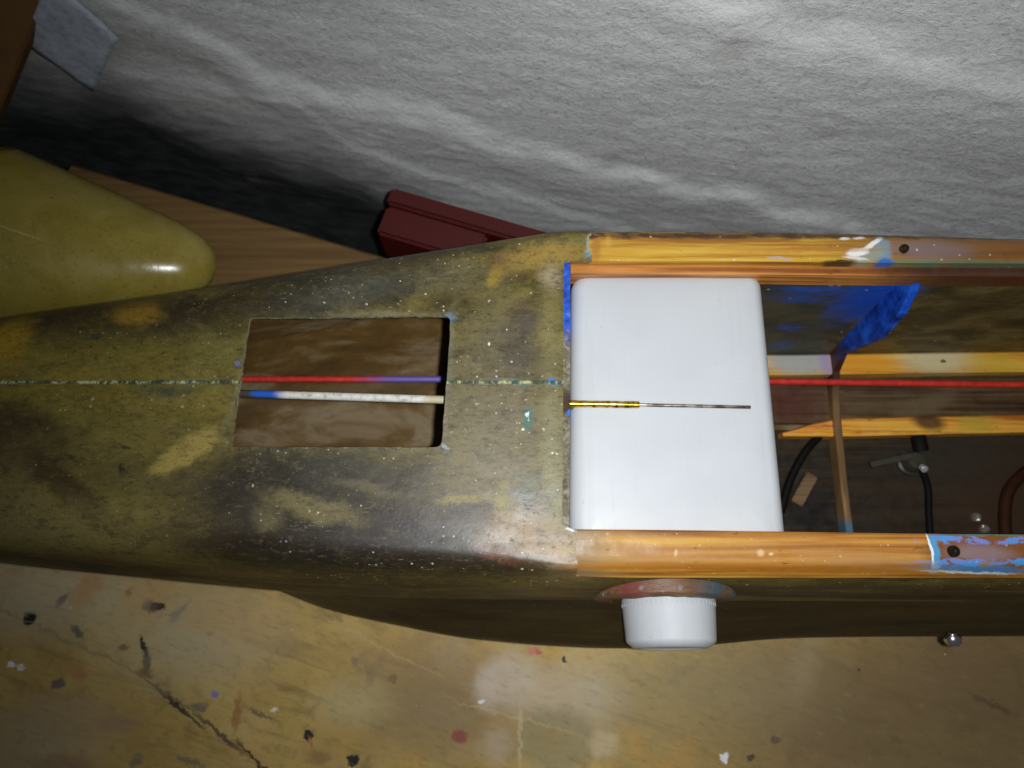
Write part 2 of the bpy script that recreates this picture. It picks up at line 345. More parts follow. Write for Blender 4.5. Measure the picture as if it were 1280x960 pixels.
def bench_mat():
    m = Mat('worn_bench_wood', .5, .35)
    rotz = -math.atan2(E.y, E.x)
    al = m.map(rot=(0, 0, rotz)); st = m.map(al, scale=(.12, 1, 1))
    g = m.noise(90, 5, .6, .6, st); big = m.noise(9, 4, .6, .5); mid = m.noise(34, 5, .65, .4)
    col = m.ramp(big, [(.34, C(126, 104, 56, KB)), (.5, C(142, 119, 65, KB)), (.66, C(148, 128, 81, KB))])
    col = m.mix(col, C(150, 116, 58, KB), m.step(mid, .52, .68, 0, .7))
    col = m.mix(col, C(100, 84, 46, KB), m.step(mid, .44, .3, 0, .7))
    col = m.mix(col, C(84, 66, 36, KB), m.step(g, .54, .70, 0, .45))
    col = m.mix(col, C(158, 142, 100, KB), m.step(g, .42, .28, 0, .2))
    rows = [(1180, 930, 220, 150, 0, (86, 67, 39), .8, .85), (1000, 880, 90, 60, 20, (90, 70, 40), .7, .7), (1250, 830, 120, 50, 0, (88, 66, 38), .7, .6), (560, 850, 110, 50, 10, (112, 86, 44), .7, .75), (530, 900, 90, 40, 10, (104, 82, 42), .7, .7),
            (870, 860, 130, 50, 0, (116, 100, 60), .8, .6), (1005, 830, 14, 36, 20, (126, 110, 76), .9, .4),
            (630, 850, 34, 26, -30, (150, 132, 112), .5, .75), (610, 860, 12, 20, 0, (150, 136, 118), .9, .6), (690, 865, 60, 30, 0, (148, 130, 100), .7, .7), (620, 930, 16, 18, 0, (142, 126, 100), .9, .6), (740, 880, 34, 26, 0, (142, 128, 98), .9, .6),
            (695, 925, 46, 34, 0, (112, 100, 60), .3, .75), (755, 930, 16, 14, 0, (156, 136, 96), .5, .7),
            (60, 740, 90, 40, 0, (150, 136, 104), .8, .7), (240, 790, 90, 50, 0, (146, 134, 100), .8, .7), (190, 740, 30, 34, 0, (150, 116, 60), .7, .6), (290, 775, 60, 22, 10, (152, 116, 60), .7, .6),
            (40, 930, 60, 34, 0, (142, 122, 90), .8, .6), (90, 895, 50, 22, 0, (134, 108, 70), .7, .6), (96, 840, 14, 6, 10, (146, 92, 52), .6, .8), (150, 905, 22, 8, 5, (132, 100, 66), .6, .7), (80, 955, 30, 10, 0, (126, 92, 60), .6, .7),
            (297, 890, 4, 20, 3, (130, 84, 30), .5, .85), (110, 735, 12, 22, 30, (150, 104, 52), .7, .7), (440, 880, 40, 22, 0, (148, 132, 82), .8, .6),
            (36, 775, 6, 6.5, 0, (18, 16, 22), .25, 1), (385, 918, 5.5, 5, 0, (16, 18, 22), .25, 1), (441, 950, 6, 5.5, 0, (20, 20, 22), .25, 1), (197, 757, 9, 4.5, 0, (26, 22, 24), .3, .95), (188, 757, 8, 6, 0, (80, 70, 56), .6, .7),
            (97, 791, 9, 3, 36, (70, 60, 58), .5, .8), (180, 808, 13, 2.2, 62, (34, 30, 26), .3, .95), (183, 825, 5, 10, 0, (70, 62, 52), .5, .8), (182, 840, 9, 5, 20, (100, 66, 30), .5, .8), (73, 854, 8, 4.5, 5, (70, 62, 66), .4, .85), (79, 748, 10, 3, -50, (92, 78, 78), .5, .8),
            (250, 883, 10, 5, 5, (88, 80, 62), .4, .85), (268, 866, 4, 4, 0, (92, 86, 150), .3, .9), (224, 765, 14, 4, -50, (108, 100, 84), .5, .7), (154, 811, 4, 3, 0, (90, 72, 40), .4, .8), (160, 742, 4, 4, 0, (130, 88, 40), .4, .8), (170, 950, 7, 6, 0, (96, 86, 64), .5, .8), (236, 950, 16, 3, 20, (92, 84, 62), .5, .8), (327, 893, 18, 2, 24, (84, 72, 50), .5, .8),
            (575, 919, 8, 7, 0, (118, 34, 30), .4, .9), (667, 815, 9, 5, 0, (160, 84, 60), .4, .85), (706, 825, 3, 4, -30, (24, 20, 22), .2, .95), (672, 816, 4, 3, 0, (150, 60, 44), .3, .8), (444, 827, 6, 5, 0, (92, 80, 60), .5, .7), (491, 848, 4, 4, 0, (96, 74, 40), .4, .8),
            (905, 947, 6, 5, 35, (216, 210, 190), .15, 1), (939, 948, 4, 3.5, 0, (52, 44, 34), .3, .9), (969, 925, 6, 4, 0, (66, 56, 40), .4, .8), (14, 830, 4, 3, 0, (226, 216, 196), .2, 1), (26, 832, 5, 3, 20, (196, 186, 160), .3, .9), (344, 888, 3, 2.5, 0, (196, 182, 150), .3, .8), (602, 876, 4, 3.5, 0, (206, 196, 180), .3, .9),
            (388, 928, 2, 6, -20, (150, 74, 36), .4, .8), (400, 945, 12, 6, 10, (120, 84, 40), .6, .8), (470, 835, 20, 5, -60, (110, 86, 50), .6, .6), (1240, 880, 24, 3, 25, (70, 50, 30), .5, .7), (1040, 820, 30, 4, 18, (112, 92, 56), .6, .5),
            (205, 865, 40, 1.6, 30, (84, 72, 48), .6, .8), (235, 893, 26, 1.8, 37, (48, 40, 30), .4, .9), (275, 917, 36, 2.8, 36, (52, 46, 38), .5, .85), (318, 948, 30, 1.8, 38, (34, 30, 24), .4, .9), (215, 878, 20, 1.8, 36, (40, 34, 26), .4, .9),
            (85, 800, 110, 1.2, 22, (112, 96, 62), .6, .7), (470, 805, 80, 1.2, 25, (150, 126, 74), .6, .5), (640, 895, 70, 1.5, 14, (150, 124, 76), .6, .6), (650, 930, 2, 40, 2, (152, 138, 96), .6, .6)]
    col = m.mix(col, C(112, 92, 52, KB), m.step(m.noise(110, 6, .75, .4, m.map(al, scale=(.5, 1, 1))), .50, .66, 0, .6))
    col = stains_and_glints(m, col, rows, 0, KB, .011, 130, .24)
    gr = m.noise(260, 6, .78, 0, m.map(al, loc=(3, 3, 3), scale=(.4, 1, 1)))
    col = m.mix(col, C(84, 68, 40, KB), m.step(gr, .50, .70, 0, .32)); col = m.mix(col, C(166, 148, 104, KB), m.step(gr, .46, .30, 0, .1))
    col = m.mix(col, C(40, 34, 30, KB), m.math('MULTIPLY', m.specks(52, .08, .22, m.warped(.010, 160)), .7))
    col = m.mix(col, C(150, 84, 44, KB), m.math('MULTIPLY', m.specks(36, .12, .2, m.warped(.020, 110)), .4))
    col = m.mix(col, C(190, 180, 150, KB), m.math('MULTIPLY', m.specks(70, .06, .16), .7))
    fine = m.noise(300, 4, .7, 0, m.map(al, scale=(.3, 1, 1)))
    col = m.mix(col, C(70, 56, 34, KB), m.step(fine, .56, .75, 0, .4))
    m.bump(g, .15, .001); m.bump(fine, .12, .0005)
    return m.done(col, m.step(mid, .3, .7, .45, .65))

bench = thing('workbench', 'worn and stained wooden workbench top spotted with paint drips', 'workbench', (0, -.1, -.04))
bm = bmesh.new(); c0 = B1 - E * .75; 
prof = [(.0, -.036), (.0, -.002), (-.002, 0), (-.75, 0), (-.75, -.036)]
prof = [(a - .0765 if a > -.5 else a, b) for a, b in prof]
sweep(bm, resample([B1 - E * .115, B1 + E * 1.1], .05), prof)
mesh_obj('tabletop', bm, bench_mat(), bench)
bm = bmesh.new(); sweep(bm, resample([B1, B1 + E * 1.1], .05), [(0, -.036), (0, -.002), (-.002, 0), (-.074, 0), (-.076, -.002), (-.076, -.036)])
mesh_obj('rear_board', bm, wood('brown_edge_board', (92, 66, 34), (102, 76, 40), (112, 86, 48), 1.35, rough=.6, coat=0), bench)
bm = bmesh.new(); box(bm, B1 + E * .5 + NRM * -.40 + Vector((0, 0, -.09)), (1.2, .66, .10), Matrix.Rotation(math.atan2(E.y, E.x), 3, 'Z'), .003)
mesh_obj('apron_frame', bm, wood('bench_frame_wood', (40, 28, 14), (70, 50, 26), (90, 66, 36), 1.2, rough=.6, coat=0), bench)

# floor under the bench
bm = bmesh.new(); bmesh.ops.create_grid(bm, x_segments=2, y_segments=2, size=2.5); bmesh.ops.translate(bm, vec=(0, 0, -.75), verts=bm.verts)
f = mesh_obj('floor', bm, plain('dark_floor', (60, 58, 54), 1, .8)); f['kind'] = 'structure'

def wall_mat():
    m = Mat('rough_limewashed_stone', .8, .25)
    rotz = -math.atan2(EW.y, EW.x); al = m.map(rot=(0, 0, rotz))
    g = m.noise(150, 5, .7, .3, m.map(al, scale=(.45, 1, 1))); big = m.noise(13, 4, .6, .5, m.map(al, scale=(.35, 1, 1)))
    fine = m.noise(520, 4, .7, 0, m.map(al, scale=(.5, 1, 1)))
    col = m.ramp(big, [(.3, C(206, 207, 205, 1.05)), (.5, C(218, 219, 217, 1.05)), (.7, C(230, 231, 230, 1.05))])
    col = m.mix(col, C(240, 241, 240, 1.05), m.step(g, .52, .74, 0, .3)); col = m.mix(col, C(176, 176, 172, 1.05), m.step(g, .46, .3, 0, .25))
    fz = m.noise(340, 6, .8, .2, m.map(al, loc=(1, 2, 3), scale=(.8, 1, 1)))
    col = m.mix(col, C(240, 241, 240, 1.1), m.step(fz, .50, .66, 0, .5)); col = m.mix(col, C(150, 150, 147, 1.0), m.step(fz, .48, .34, 0, .5))
    at = m.n('ShaderNodeAttribute'); at.attribute_name = 'painted_light'; at.attribute_type = 'GEOMETRY'
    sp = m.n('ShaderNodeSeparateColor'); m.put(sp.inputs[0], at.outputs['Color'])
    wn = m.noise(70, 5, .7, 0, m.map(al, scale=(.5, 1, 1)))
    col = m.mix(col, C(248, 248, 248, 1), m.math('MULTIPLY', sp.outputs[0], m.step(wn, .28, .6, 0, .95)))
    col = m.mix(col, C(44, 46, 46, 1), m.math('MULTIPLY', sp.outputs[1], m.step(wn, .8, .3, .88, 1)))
    col = m.mix(col, C(150, 140, 136, 1), m.step(m.noise(20, 3, .6, 0, m.map(al, loc=(3, 3, 3))), .60, .74, 0, .4))
    m.bump(g, .25, .002); m.bump(fz, .9, .0026)
    return m.done(col)

# wall: rough stone face that stands just behind the bench, in ledges
def wall_sz(u, v):
    d = ray(u, v); t = (W0 - CAM).dot(NW) / d.dot(NW); p = CAM + d * t
    return (p - W0).dot(EW), p.z
main = [wall_sz(*q) for q in ((60, -40), (240, 32), (330, 88), (450, 122), (560, 146), (700, 194), (800, 216), (920, 240), (1080, 286), (1300, 340))]
upper = [wall_sz(*q) for q in ((700, -60), (850, 0), (960, 30), (1130, 68), (1290, 112))]
lower = [wall_sz(*q) for q in ((-40, 110), (60, 116), (150, 122), (250, 172), (380, 205), (450, 225), (560, 290), (700, 350))]
mid_ = [wall_sz(*q) for q in ((370, 120), (430, 170), (490, 190), (540, 215), (640, 240), (800, 290))]
def line_z(l, s): return interp([a for a, _ in l], [b for _, b in l], s)
def sst(a, b, x):
    t = max(0, min(1, (x - a) / (b - a))); return t * t * (3 - 2 * t)
bm = bmesh.new(); lay = bm.verts.layers.float_color.new('painted_light')
S0, S1, Z0, Z1, NS, NZ = -.30, .90, -.75, .62, 430, 330
rows = []
for j in range(NZ + 1):
    tz = j / NZ; z = Z0 + (Z1 - Z0) * (1 - (1 - tz) ** 1.0) if False else (-.75 + .65 * (j / 30) if j < 30 else -.10 + .72 * ((j - 30) / (NZ - 30)))
    row = []
    for i in range(NS + 1):
        s = S0 + (S1 - S0) * i / NS
        n1 = noise.fractal(Vector((s * 14, z * 26, 1)), 1.0, 2.1, 5); n2 = noise.fractal(Vector((s * 60, z * 130, 5)), .9, 2.1, 4)
        wz = z + .010 * noise.noise(Vector((s * 30, 2, z * 30)))
        d = .0009 * n1 + .0008 * n2
        zm, zu, zl, zd = line_z(main, s), line_z(upper, s), line_z(lower, s), line_z(mid_, s)
        d += .010 * sst(zm + .012, zm - .010, wz) if False else 0
        d += .004 * (1 - sst(zm - .010, zm + .012, wz))                 # below the ledge the stone stands forward
        d -= .0025 * (1 - sst(zm - .05, zm - .02, wz))
        d += .0035 * (1 - sst(zu - .010, zu + .014, wz)); d -= .002 * (1 - sst(zu - .07, zu - .03, wz))
        d += .0018 * (1 - sst(zd - .004, zd + .008, wz))
        d -= .012 * (1 - sst(zl - .10, zl + .02, wz))                 # lower wall set back
        painted_light = max(math.exp(-((wz - zm) / .008) ** 2), .75 * math.exp(-((wz - zu) / .010) ** 2), .35 * math.exp(-((wz - zd) / .006) ** 2) * sst(-.02, .05, s))  # light caught along the ledges, painted into the wall colour
        dark = 1 - sst(zl - .050, zl + .100, wz + .012 * n1 + .006 * n2)  # shade low on the wall, painted into its colour
        v = bm.verts.new(W0 + EW * s + Vector((0, 0, z)) - NW * d); v[lay] = (painted_light, dark, 0, 1)
        row.append(v)
    rows.append(row)
for a, b in zip(rows, rows[1:]):
    for i in range(NS): bm.faces.new((a[i], a[i + 1], b[i + 1], b[i]))
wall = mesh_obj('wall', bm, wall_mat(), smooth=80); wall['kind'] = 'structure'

# ================================================================ the fuselage
yb = curve_of([(-260, 436), (-120, 408), (0, 383), (130, 364), (270, 345), (450, 320), (560, 305), (640, 295), (740, 290), (1000, 291), (1280, 299), (1700, 310)], H - .004)
yf = curve_of([(-260, 640), (-120, 655), (0, 668), (150, 678), (300, 690), (450, 702), (640, 710), (740, 711), (1000, 711), (1280, 711), (1700, 711)], H - .004)
yc = curve_of([(-260, 662), (-120, 684), (0, 704), (150, 720), (350, 739), (500, 748), (640, 750), (740, 751), (900, 751), (1280, 753), (1700, 753)], H - .05)
yl = curve_of([(-260, 640), (0, 676), (200, 706), (300, 722), (350, 738), (415, 766), (500, 788), (600, 809), (740, 821), (870, 817), (1000, 805), (1280, 802), (1700, 802)], H - .10)
XL, XR = P(-260, 480, H).x, .40
def fillet(poly, radii, seg):
    out = []
    n = len(poly)
    for i in range(n):
        p = Vector(poly[i]); a = Vector(poly[i - 1]); b = Vector(poly[(i + 1) % n]); r = radii[i]
        u, v_ = (a - p), (b - p); lu, lv = u.length, v_.length; u /= lu; v_ /= lv
        half = math.acos(max(-.9999, min(.9999, u.dot(v_)))) / 2
        t = min(r / math.tan(half), .48 * lu, .48 * lv); r2 = t * math.tan(half)
        c = p + (u + v_).normalized() * (r2 / math.sin(half))
        p0, p1 = p + u * t, p + v_ * t
        a0 = p0 - c; a1 = p1 - c; ang = a0.angle_signed(a1)
        for k in range(seg + 1):
            q = a0.copy(); th = -ang * k / seg; q = Vector((q.x * math.cos(th) - q.y * math.sin(th), q.x * math.sin(th) + q.y * math.cos(th))); out.append(c + q)
    return out
def section(x):
    b, f_, c_, l_ = yb(x), yf(x), yc(x), yl(x)
    mid = (b + f_) / 2
    rt = interp([XL, P(0, 480, H).x, P(300, 480, H).x, P(620, 480, H).x, P(700, 480, H).x], [.034, .032, .022, .012, .004], x)
    cr = .0022                                              # slight crown of the deck
    c2, l2 = b + (f_ - c_) * .25, b + (f_ - l_) * .2
    zl = H - .10 if True else 0
    wb = .72
    zc = H - .05
    poly = [(mid, H + cr * .2), (b, H - .0005), (c2, zc), (l2, zl), (mid + (l2 - mid) * wb, .003), (mid + (l_ - mid) * wb, .003), (l_, zl), (c_ + interp([-.2, .03, .09], [.0045, .0035, .0008], x), zc - .008), (c_, zc), (f_, H - .0005)]
    rad = [.05, rt, .03, .018, .02, .02, .018, .004, .004, rt * .8]
    return [(p.x, p.y) for p in fillet([(a, z) for a, z in poly], rad, 7)]
bm = bmesh.new(); rings = []; NX = 150
for i in range(NX + 1):
    x = XL + (XR - XL) * i / NX
    rings.append([bm.verts.new((x, y, z)) for y, z in section(x)])
n = len(rings[0])
for a, b in zip(rings, rings[1:]):
    for j in range(n): bm.faces.new((a[j], a[(j + 1) % n], b[(j + 1) % n], b[j]))
bm.faces.new(rings[0]); bm.faces.new(rings[-1])

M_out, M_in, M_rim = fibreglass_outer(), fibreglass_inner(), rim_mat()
fus = thing('model_aircraft_fuselage', 'long olive fibreglass model aircraft fuselage with open hatch and wood-edged bay, lying on the bench', 'model aircraft', (0, 0, .003))
bmesh.ops.recalc_face_normals(bm, faces=bm.faces)
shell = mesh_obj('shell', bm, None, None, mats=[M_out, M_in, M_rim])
md = shell.modifiers.new('s', 'SOLIDIFY'); md.thickness = .0018; md.offset = -1; md.material_offset = 1; md.use_even_offset = True
def prism(pts, z0, z1, name, jit=0):
    bm = bmesh.new(); lo = [bm.verts.new((p.x, p.y, z0)) for p in pts]; hi = [bm.verts.new((p.x, p.y, z1)) for p in pts]; k = len(pts)
    bm.faces.new(lo[::-1]); bm.faces.new(hi)
    for i in range(k): bm.faces.new((lo[i], lo[(i + 1) % k], hi[(i + 1) % k], hi[i]))
    return mesh_obj(name, bm, M_rim, mats=[M_out, M_in, M_rim])
def rim_path(corners, rads, jit):
    q = fillet([(p.x, p.y) for p in corners], rads, 5); q = [Vector((a.x, a.y, 0)) for a in q]
    q = resample(q + [q[0]], .0022)[:-1]
    out = []
    for i, p in enumerate(q):
        j = Vector((noise.noise(p * 260), noise.noise(p * 260 + Vector((9, 9, 9))), 0)) * jit + Vector((noise.noise(p * 40), noise.noise(p * 40 + Vector((3, 3, 3))), 0)) * jit * 1.2
        out.append(p + j)
    return out
hatch = rim_path([P(312, 397, H), P(564, 395, H), P(552, 559, H), P(289, 559, H)], [.0012, .003, .0035, .0008], .00035)
bay = [P(705, 326, H), P(760, 326, H), P(760, 660, H), P(703, 660, H)]
bay = rim_path([P(705, 326, H), P(745, 326, H), P(1700, 330, H), P(1700, 668, H), P(716, 662, H), P(703, 655, H)], [.0004, .0004, .0004, .0004, .001, .002], .00022)
xcut = P(739, 308, H).x; xcut2 = P(722, 690, H).x
strip = [Vector((xcut, -.0, 0)), Vector((xcut2, -.02, 0)), Vector((xcut2, -.3, 0)), Vector((.7, -.3, 0)), Vector((.7, .3, 0)), Vector((xcut + .001, .3, 0))]
LZ = .011
cutters = [prism(hatch, H - .02, H + .02, 'cut'), prism(bay, H - .03, H + .02, 'cut'), prism(strip, H - LZ, H + .03, 'cut')]
for c in cutters:
    b = shell.modifiers.new('b', 'BOOLEAN'); b.operation = 'DIFFERENCE'; b.object = c; b.solver = 'EXACT'
    try: b.material_mode = 'INDEX'
    except Exception: pass
for c in cutters:
    for p in c.data.polygons: p.material_index = 2
dg = bpy.context.evaluated_depsgraph_get(); ev = shell.evaluated_get(dg)
me = bpy.data.meshes.new_from_object(ev, depsgraph=dg); shell.modifiers.clear(); shell.data = me
for c in cutters: bpy.data.objects.remove(c)
for p in me.polygons: p.use_smooth = True
try: me.set_sharp_from_angle(angle=R(30))
except Exception: pass
shell.parent = fus; shell.location = -fus.location

# --- wooden longerons on both edges of the bay
rows_far = [(1000, 294, 300, 4, 0, (70, 44, 18), .6, .85), (1230, 312, 130, 20, 0, (112, 66, 26), .6, .9), (1160, 312, 46, 11, 2, (124, 104, 106), .6, .75), (1150, 326, 40, 1.8, 1, (90, 124, 96), .5, .8), (1240, 327, 60, 1.8, 1, (84, 112, 84), .5, .8),
            (1104, 312, 9, 16, 0, (112, 140, 158), .4, .95), (1110, 328, 11, 5, 10, (40, 100, 196), .35, .95), (1086, 318, 20, 9, -20, (140, 150, 136), .5, .9), (1072, 315, 13, 5, -6, (232, 232, 226), .3, .95), (1090, 305, 14, 3, -34, (230, 228, 222), .35, .95), (1070, 322, 14, 2, 8, (222, 210, 200), .4, .9), (1056, 298, 6, 2, 0, (224, 214, 206), .4, .9), (1074, 297, 7, 2, 0, (224, 214, 206), .4, .9),
            (975, 322, 14, 2, 3, (176, 160, 160), .4, .8), (745, 308, 6, 18, 4, (168, 108, 24), .6, .8), (760, 300, 4, 10, 0, (200, 160, 60), .6, .5), (1000, 312, 100, 3, 0, (176, 100, 24), .6, .6), (1050, 327, 20, 2.5, 0, (34, 36, 22), .4, .9)]
rows_near = [(728, 692, 30, 40, 0, (140, 116, 78), .8, .95), (760, 690, 40, 26, 0, (170, 130, 72), .8, .7), (820, 695, 90, 12, 0, (184, 132, 66), .7, .5), (860, 676, 100, 6, 2, (204, 158, 46), .6, .5), (1000, 690, 150, 20, 0, (164, 104, 42), .8, .5), (1090, 700, 70, 8, 3, (176, 124, 70), .7, .5), (760, 708, 100, 4, 1, (206, 132, 30), .5, .7), (1000, 711, 150, 3, 1, (178, 108, 22), .6, .7),
             (1230, 690, 62, 24, 0, (126, 72, 28), .2, .95), (1225, 692, 34, 9, 3, (136, 112, 116), .5, .85),
             (1169, 688, 4.5, 20, -4, (58, 150, 206), .35, .95), (1164, 686, 1.6, 20, -6, (232, 236, 238), .35, .95), (1182, 672, 16, 3, 2, (60, 140, 214), .4, .95), (1240, 668, 46, 1.6, 0, (96, 136, 110), .4, .9), (1228, 704, 26, 2.5, 2, (150, 124, 36), .5, .85),
             (1230, 711, 60, 3.5, 2, (62, 128, 184), .4, .95), (1220, 714.5, 52, 1.3, 2, (206, 224, 232), .4, .8), (1174, 708, 6, 4, 40, (150, 170, 180), .5, .8), (845, 691, 2, 5, 5, (226, 200, 150), .5, .5), (950, 691, 4, 4, 10, (230, 206, 160), .6, .5), (964, 693, 3, 2, 0, (230, 206, 160), .5, .6), (714, 682, 30, 26, 12, (140, 110, 70), .95, .9), (930, 709.5, 200, 3.2, .5, (180, 104, 14), .7, .8), (930, 700, 180, 2, .5, (196, 146, 80), .8, .4)]  # last row: thin highlight line painted along the strip
M_far = wood('varnished_pine', (138, 88, 24), (182, 136, 40), (204, 164, 62), KD, rows=rows_far, rough=.4, speck=.5,
             extra=lambda m, c: m.mix(c, C(66, 42, 20, KD), m.math('MULTIPLY', m.step(m.noise(220, 5, .75, 0, m.map(scale=(.5, 1, 1))), .44, .58), m.blob(P(1000, 291, H), (.40, .0032), 0, .5, m.warped(.003, 160)))))
def blue_chips(m, c):
    n_ = m.noise(230, 6, .7, .4, m.map(scale=(.55, 1, 1)))
    for v, ry, lo in ((675, 5, .50), (703, 4.5, .47)):
        f_ = m.math('MULTIPLY', m.blob(P(1240, v, H), (.033, ry * .00037), 0, .35, m.warped(.0022, 260)), m.step(n_, lo, lo + .05))
        c = m.mix(c, m.mix(C(66, 150, 214, KD), C(112, 128, 200, KD), m.step(m.noise(60), .42, .58)), f_)
    return c
M_near = wood('varnished_pine_amber', (126, 72, 16), (172, 112, 30), (200, 148, 54), KD, rows=rows_near, rough=.5, coat=0, speck=.25, extra=blue_chips)
def longeron(inner, outer, mat, name, yi_off=0):
    bm = bmesh.new(); xs0 = xcut - .0008 if name == 'far' else xcut2 - .0008
    N = 60; rings = []
    for i in range(N + 1):
        x = xs0 + (XR - .002 - xs0) * i / N
        yi, yo = inner(x), outer(x); s = 1 if yo > yi else -1
        wob = .0003 * noise.noise(Vector((x * 90, s, 0)))
        pr = [(yi, H - LZ + .0005), (yi, H - .0014), (yi + s * .0008, H - .0006 + wob), (yo - s * .0060, H + .0002 + wob), (yo - s * .0028, H - .0008), (yo - s * .0004, H - .0035), (yo + s * .0012, H - .007), (yo + s * (.0008 if s > 0 else .0036 - .0010 * math.exp(-(x - xs0) / .008)), H - LZ + .0005)]
        rings.append([bm.verts.new((x, a, b)) for a, b in pr])
    k = len(rings[0])
    for a, b in zip(rings, rings[1:]):
        for j in range(k): bm.faces.new((a[j], a[(j + 1) % k], b[(j + 1) % k], b[j]))
    bm.faces.new(rings[0]); bm.faces.new(rings[-1])
    o = mesh_obj('longeron', bm, mat, fus, smooth=35); return o
yin_far = curve_of([(700, 325), (900, 325), (1110, 327), (1280, 328), (1700, 332)], H)
yin_near = curve_of([(700, 661), (900, 663), (1165, 667), (1280, 668), (1700, 674)], H)
yo_far = curve_of([(600, 292), (740, 289), (1000, 290.5), (1280, 298), (1500, 303)], H - .003)
longeron(yin_far, yb, M_far, 'far')['label'] = 'yellow pine strip along the edge nearest the wall'
longeron(yin_near, yf, M_near, 'near')['label'] = 'amber pine strip with a blue painted end'
# inner trim strip under the rear longeron
M_trim = wood('brown_trim_wood', (104, 56, 18), (150, 96, 42), (178, 122, 58), 1.6, rough=.45, rows=[(1230, 338, 130, 22, 0, (54, 28, 18), .3, .95), (1110, 336, 20, 3, 0, (34, 84, 180), .4, .9), (740, 333, 30, 6, 0, (128, 76, 40), .6, .6), (1040, 338, 50, 5, 0, (120, 60, 16), .7, .7)], z=H - .015)
x0 = P(712, 330, H).x
bm = bmesh.new(); path = [Vector((x0 + .001 + (XR - .02 - x0) * i / 40, 0, 0)) for i in range(41)]
for p in path: p.y = yin_far(p.x) - .0005; p.z = H - .0135
sweep(bm, path, rrect(.0075, .014, .001)); mesh_obj('trim_strip', bm, M_trim, fus, smooth=35)

# --- bulkhead in front of the bay: a sill painted blue on its far half
def bulk_mat():
    m = Mat('painted_bulkhead_ply', .55, .35)
    sep = m.n('ShaderNodeSeparateXYZ'); m.put(sep.inputs[0], m.warped(.006, 160))
    base = m.ramp(m.noise(320, 4, .7), [(.35, C(70, 62, 46, KD)), (.55, C(118, 110, 90, KD)), (.7, C(160, 154, 136, KD))])
    base = m.mix(base, C(60, 40, 24, KD), m.blob(P(712, 500, H), (.01, .006), 0, .5, m.warped(.003, 200)))
    blue = m.ramp(m.noise(260, 4, .6), [(.35, C(18, 52, 140, KD)), (.6, C(32, 88, 200, KD)), (.78, C(120, 130, 150, KD))])
    col = m.mix(base, blue, m.step(sep.outputs[1], P(712, 435, H).y, P(712, 395, H).y))
    col = m.mix(col, C(30, 110, 210, KD), m.blob(P(716, 511, H), (.0028, .0014), .5, .3, m.warped(.001, 300)))
    m.bump(m.noise(400, 3), .4, .001)
    return m.done(col)
M_bulk = bulk_mat()
bm = bmesh.new(); pts = []
yy = [(P(703, v, H)) for v in (328, 380, 440, 500, 560, 620, 657)]
ring = []
xs = lambda v: interp([326, 655], [705, 703], v)
for (v) in (322, 360, 400, 440, 480, 520, 560, 600, 640, 658):
    a = P(xs(v), v, H); jit = .0004 * noise.noise(a * 200)
    ring.append([(a.x - .003, a.y, H - .0045), (a.x + .0034 + jit, a.y, H - .0050), (a.x + .0037 + jit, a.y, H - .006), (a.x + .0035, a.y, H - .10), (a.x - .003, a.y, H - .10)])
rs = [[bm.verts.new(q) for q in r_] for r_ in ring]
for a, b in zip(rs, rs[1:]):
    for j in range(5): bm.faces.new((a[j], a[(j + 1) % 5], b[(j + 1) % 5], b[j]))
bm.faces.new(rs[0]); bm.faces.new(rs[-1]); mesh_obj('bulkhead', bm, M_bulk, fus)

# --- inside the bay: far lining, former, stringers, floor board
def lining_mat():
    m = Mat('resin_soaked_lining', .5, .4)
    g = m.noise(70, 5, .65, .5, m.map(scale=(.45, 1, 1)))
    col = m.ramp(g, [(.3, C(36, 31, 17, 1.7)), (.48, C(66, 57, 32, 1.7)), (.62, C(92, 80, 50, 1.7)), (.75, C(64, 46, 24, 1.7))])
    sep = m.n('ShaderNodeSeparateXYZ'); m.put(sep.inputs[0], m.warped(.012, 70)); xf = m.step(sep.outputs[0], .21, .19)
    col = m.mix(col, C(46, 54, 48, 1.4), m.math('MULTIPLY', xf, .6))
    for (u, v, a, b, r_, s_) in ((1015, 362, 22, 4, -8, .9), (1010, 372, 30, 5, -4, .6), (985, 402, 14, 4, 0, .6), (1030, 400, 16, 3, 0, .5), (1000, 432, 16, 4, -10, .8), (985, 355, 12, 8, 0, .4), (1060, 385, 20, 10, -10, .7), (1090, 365, 34, 14, -20, .9), (975, 420, 12, 5, 0, .5)):
        d = ray(u, v); p = CAM + d * ((.064 - CAM.y) / d.y)
        f_ = m.math('MULTIPLY', m.math('MULTIPLY', m.blob(p, (a * .0006, b * .0011), 0, .8, m.warped(.012, 90), 'xz'), s_), m.step(m.noise(130, 6, .7, .4, m.map(scale=(.5, 1, 1))), .42, .56))
        col = m.mix(col, C(28, 80, 170, 1.3), f_)
    d = ray(1095, 368); p = CAM + d * ((.064 - CAM.y) / d.y)
    col = m.mix(col, C(22, 70, 164, 1.3), m.math('MULTIPLY', m.blob(p, (.018, .026), 0, .6, m.warped(.012, 90), 'xz'), .9))
    col = m.mix(col, C(170, 170, 160, KD), m.math('MULTIPLY', m.specks(170, .26, .16), .7))
    m.bump(m.noise(160, 4), .4, .0015)
    return m.done(col)
M_lin = lining_mat()
ZS = H - .125
far_top = lambda x: yin_far(x) + .0022
chy = curve_of([(700, 470), (960, 472), (1045, 471), (1280, 468), (1700, 464)], ZS - .006)   # front face of the far stringer
bm = bmesh.new(); rr = []
xb = P(705, 480, H).x + .004
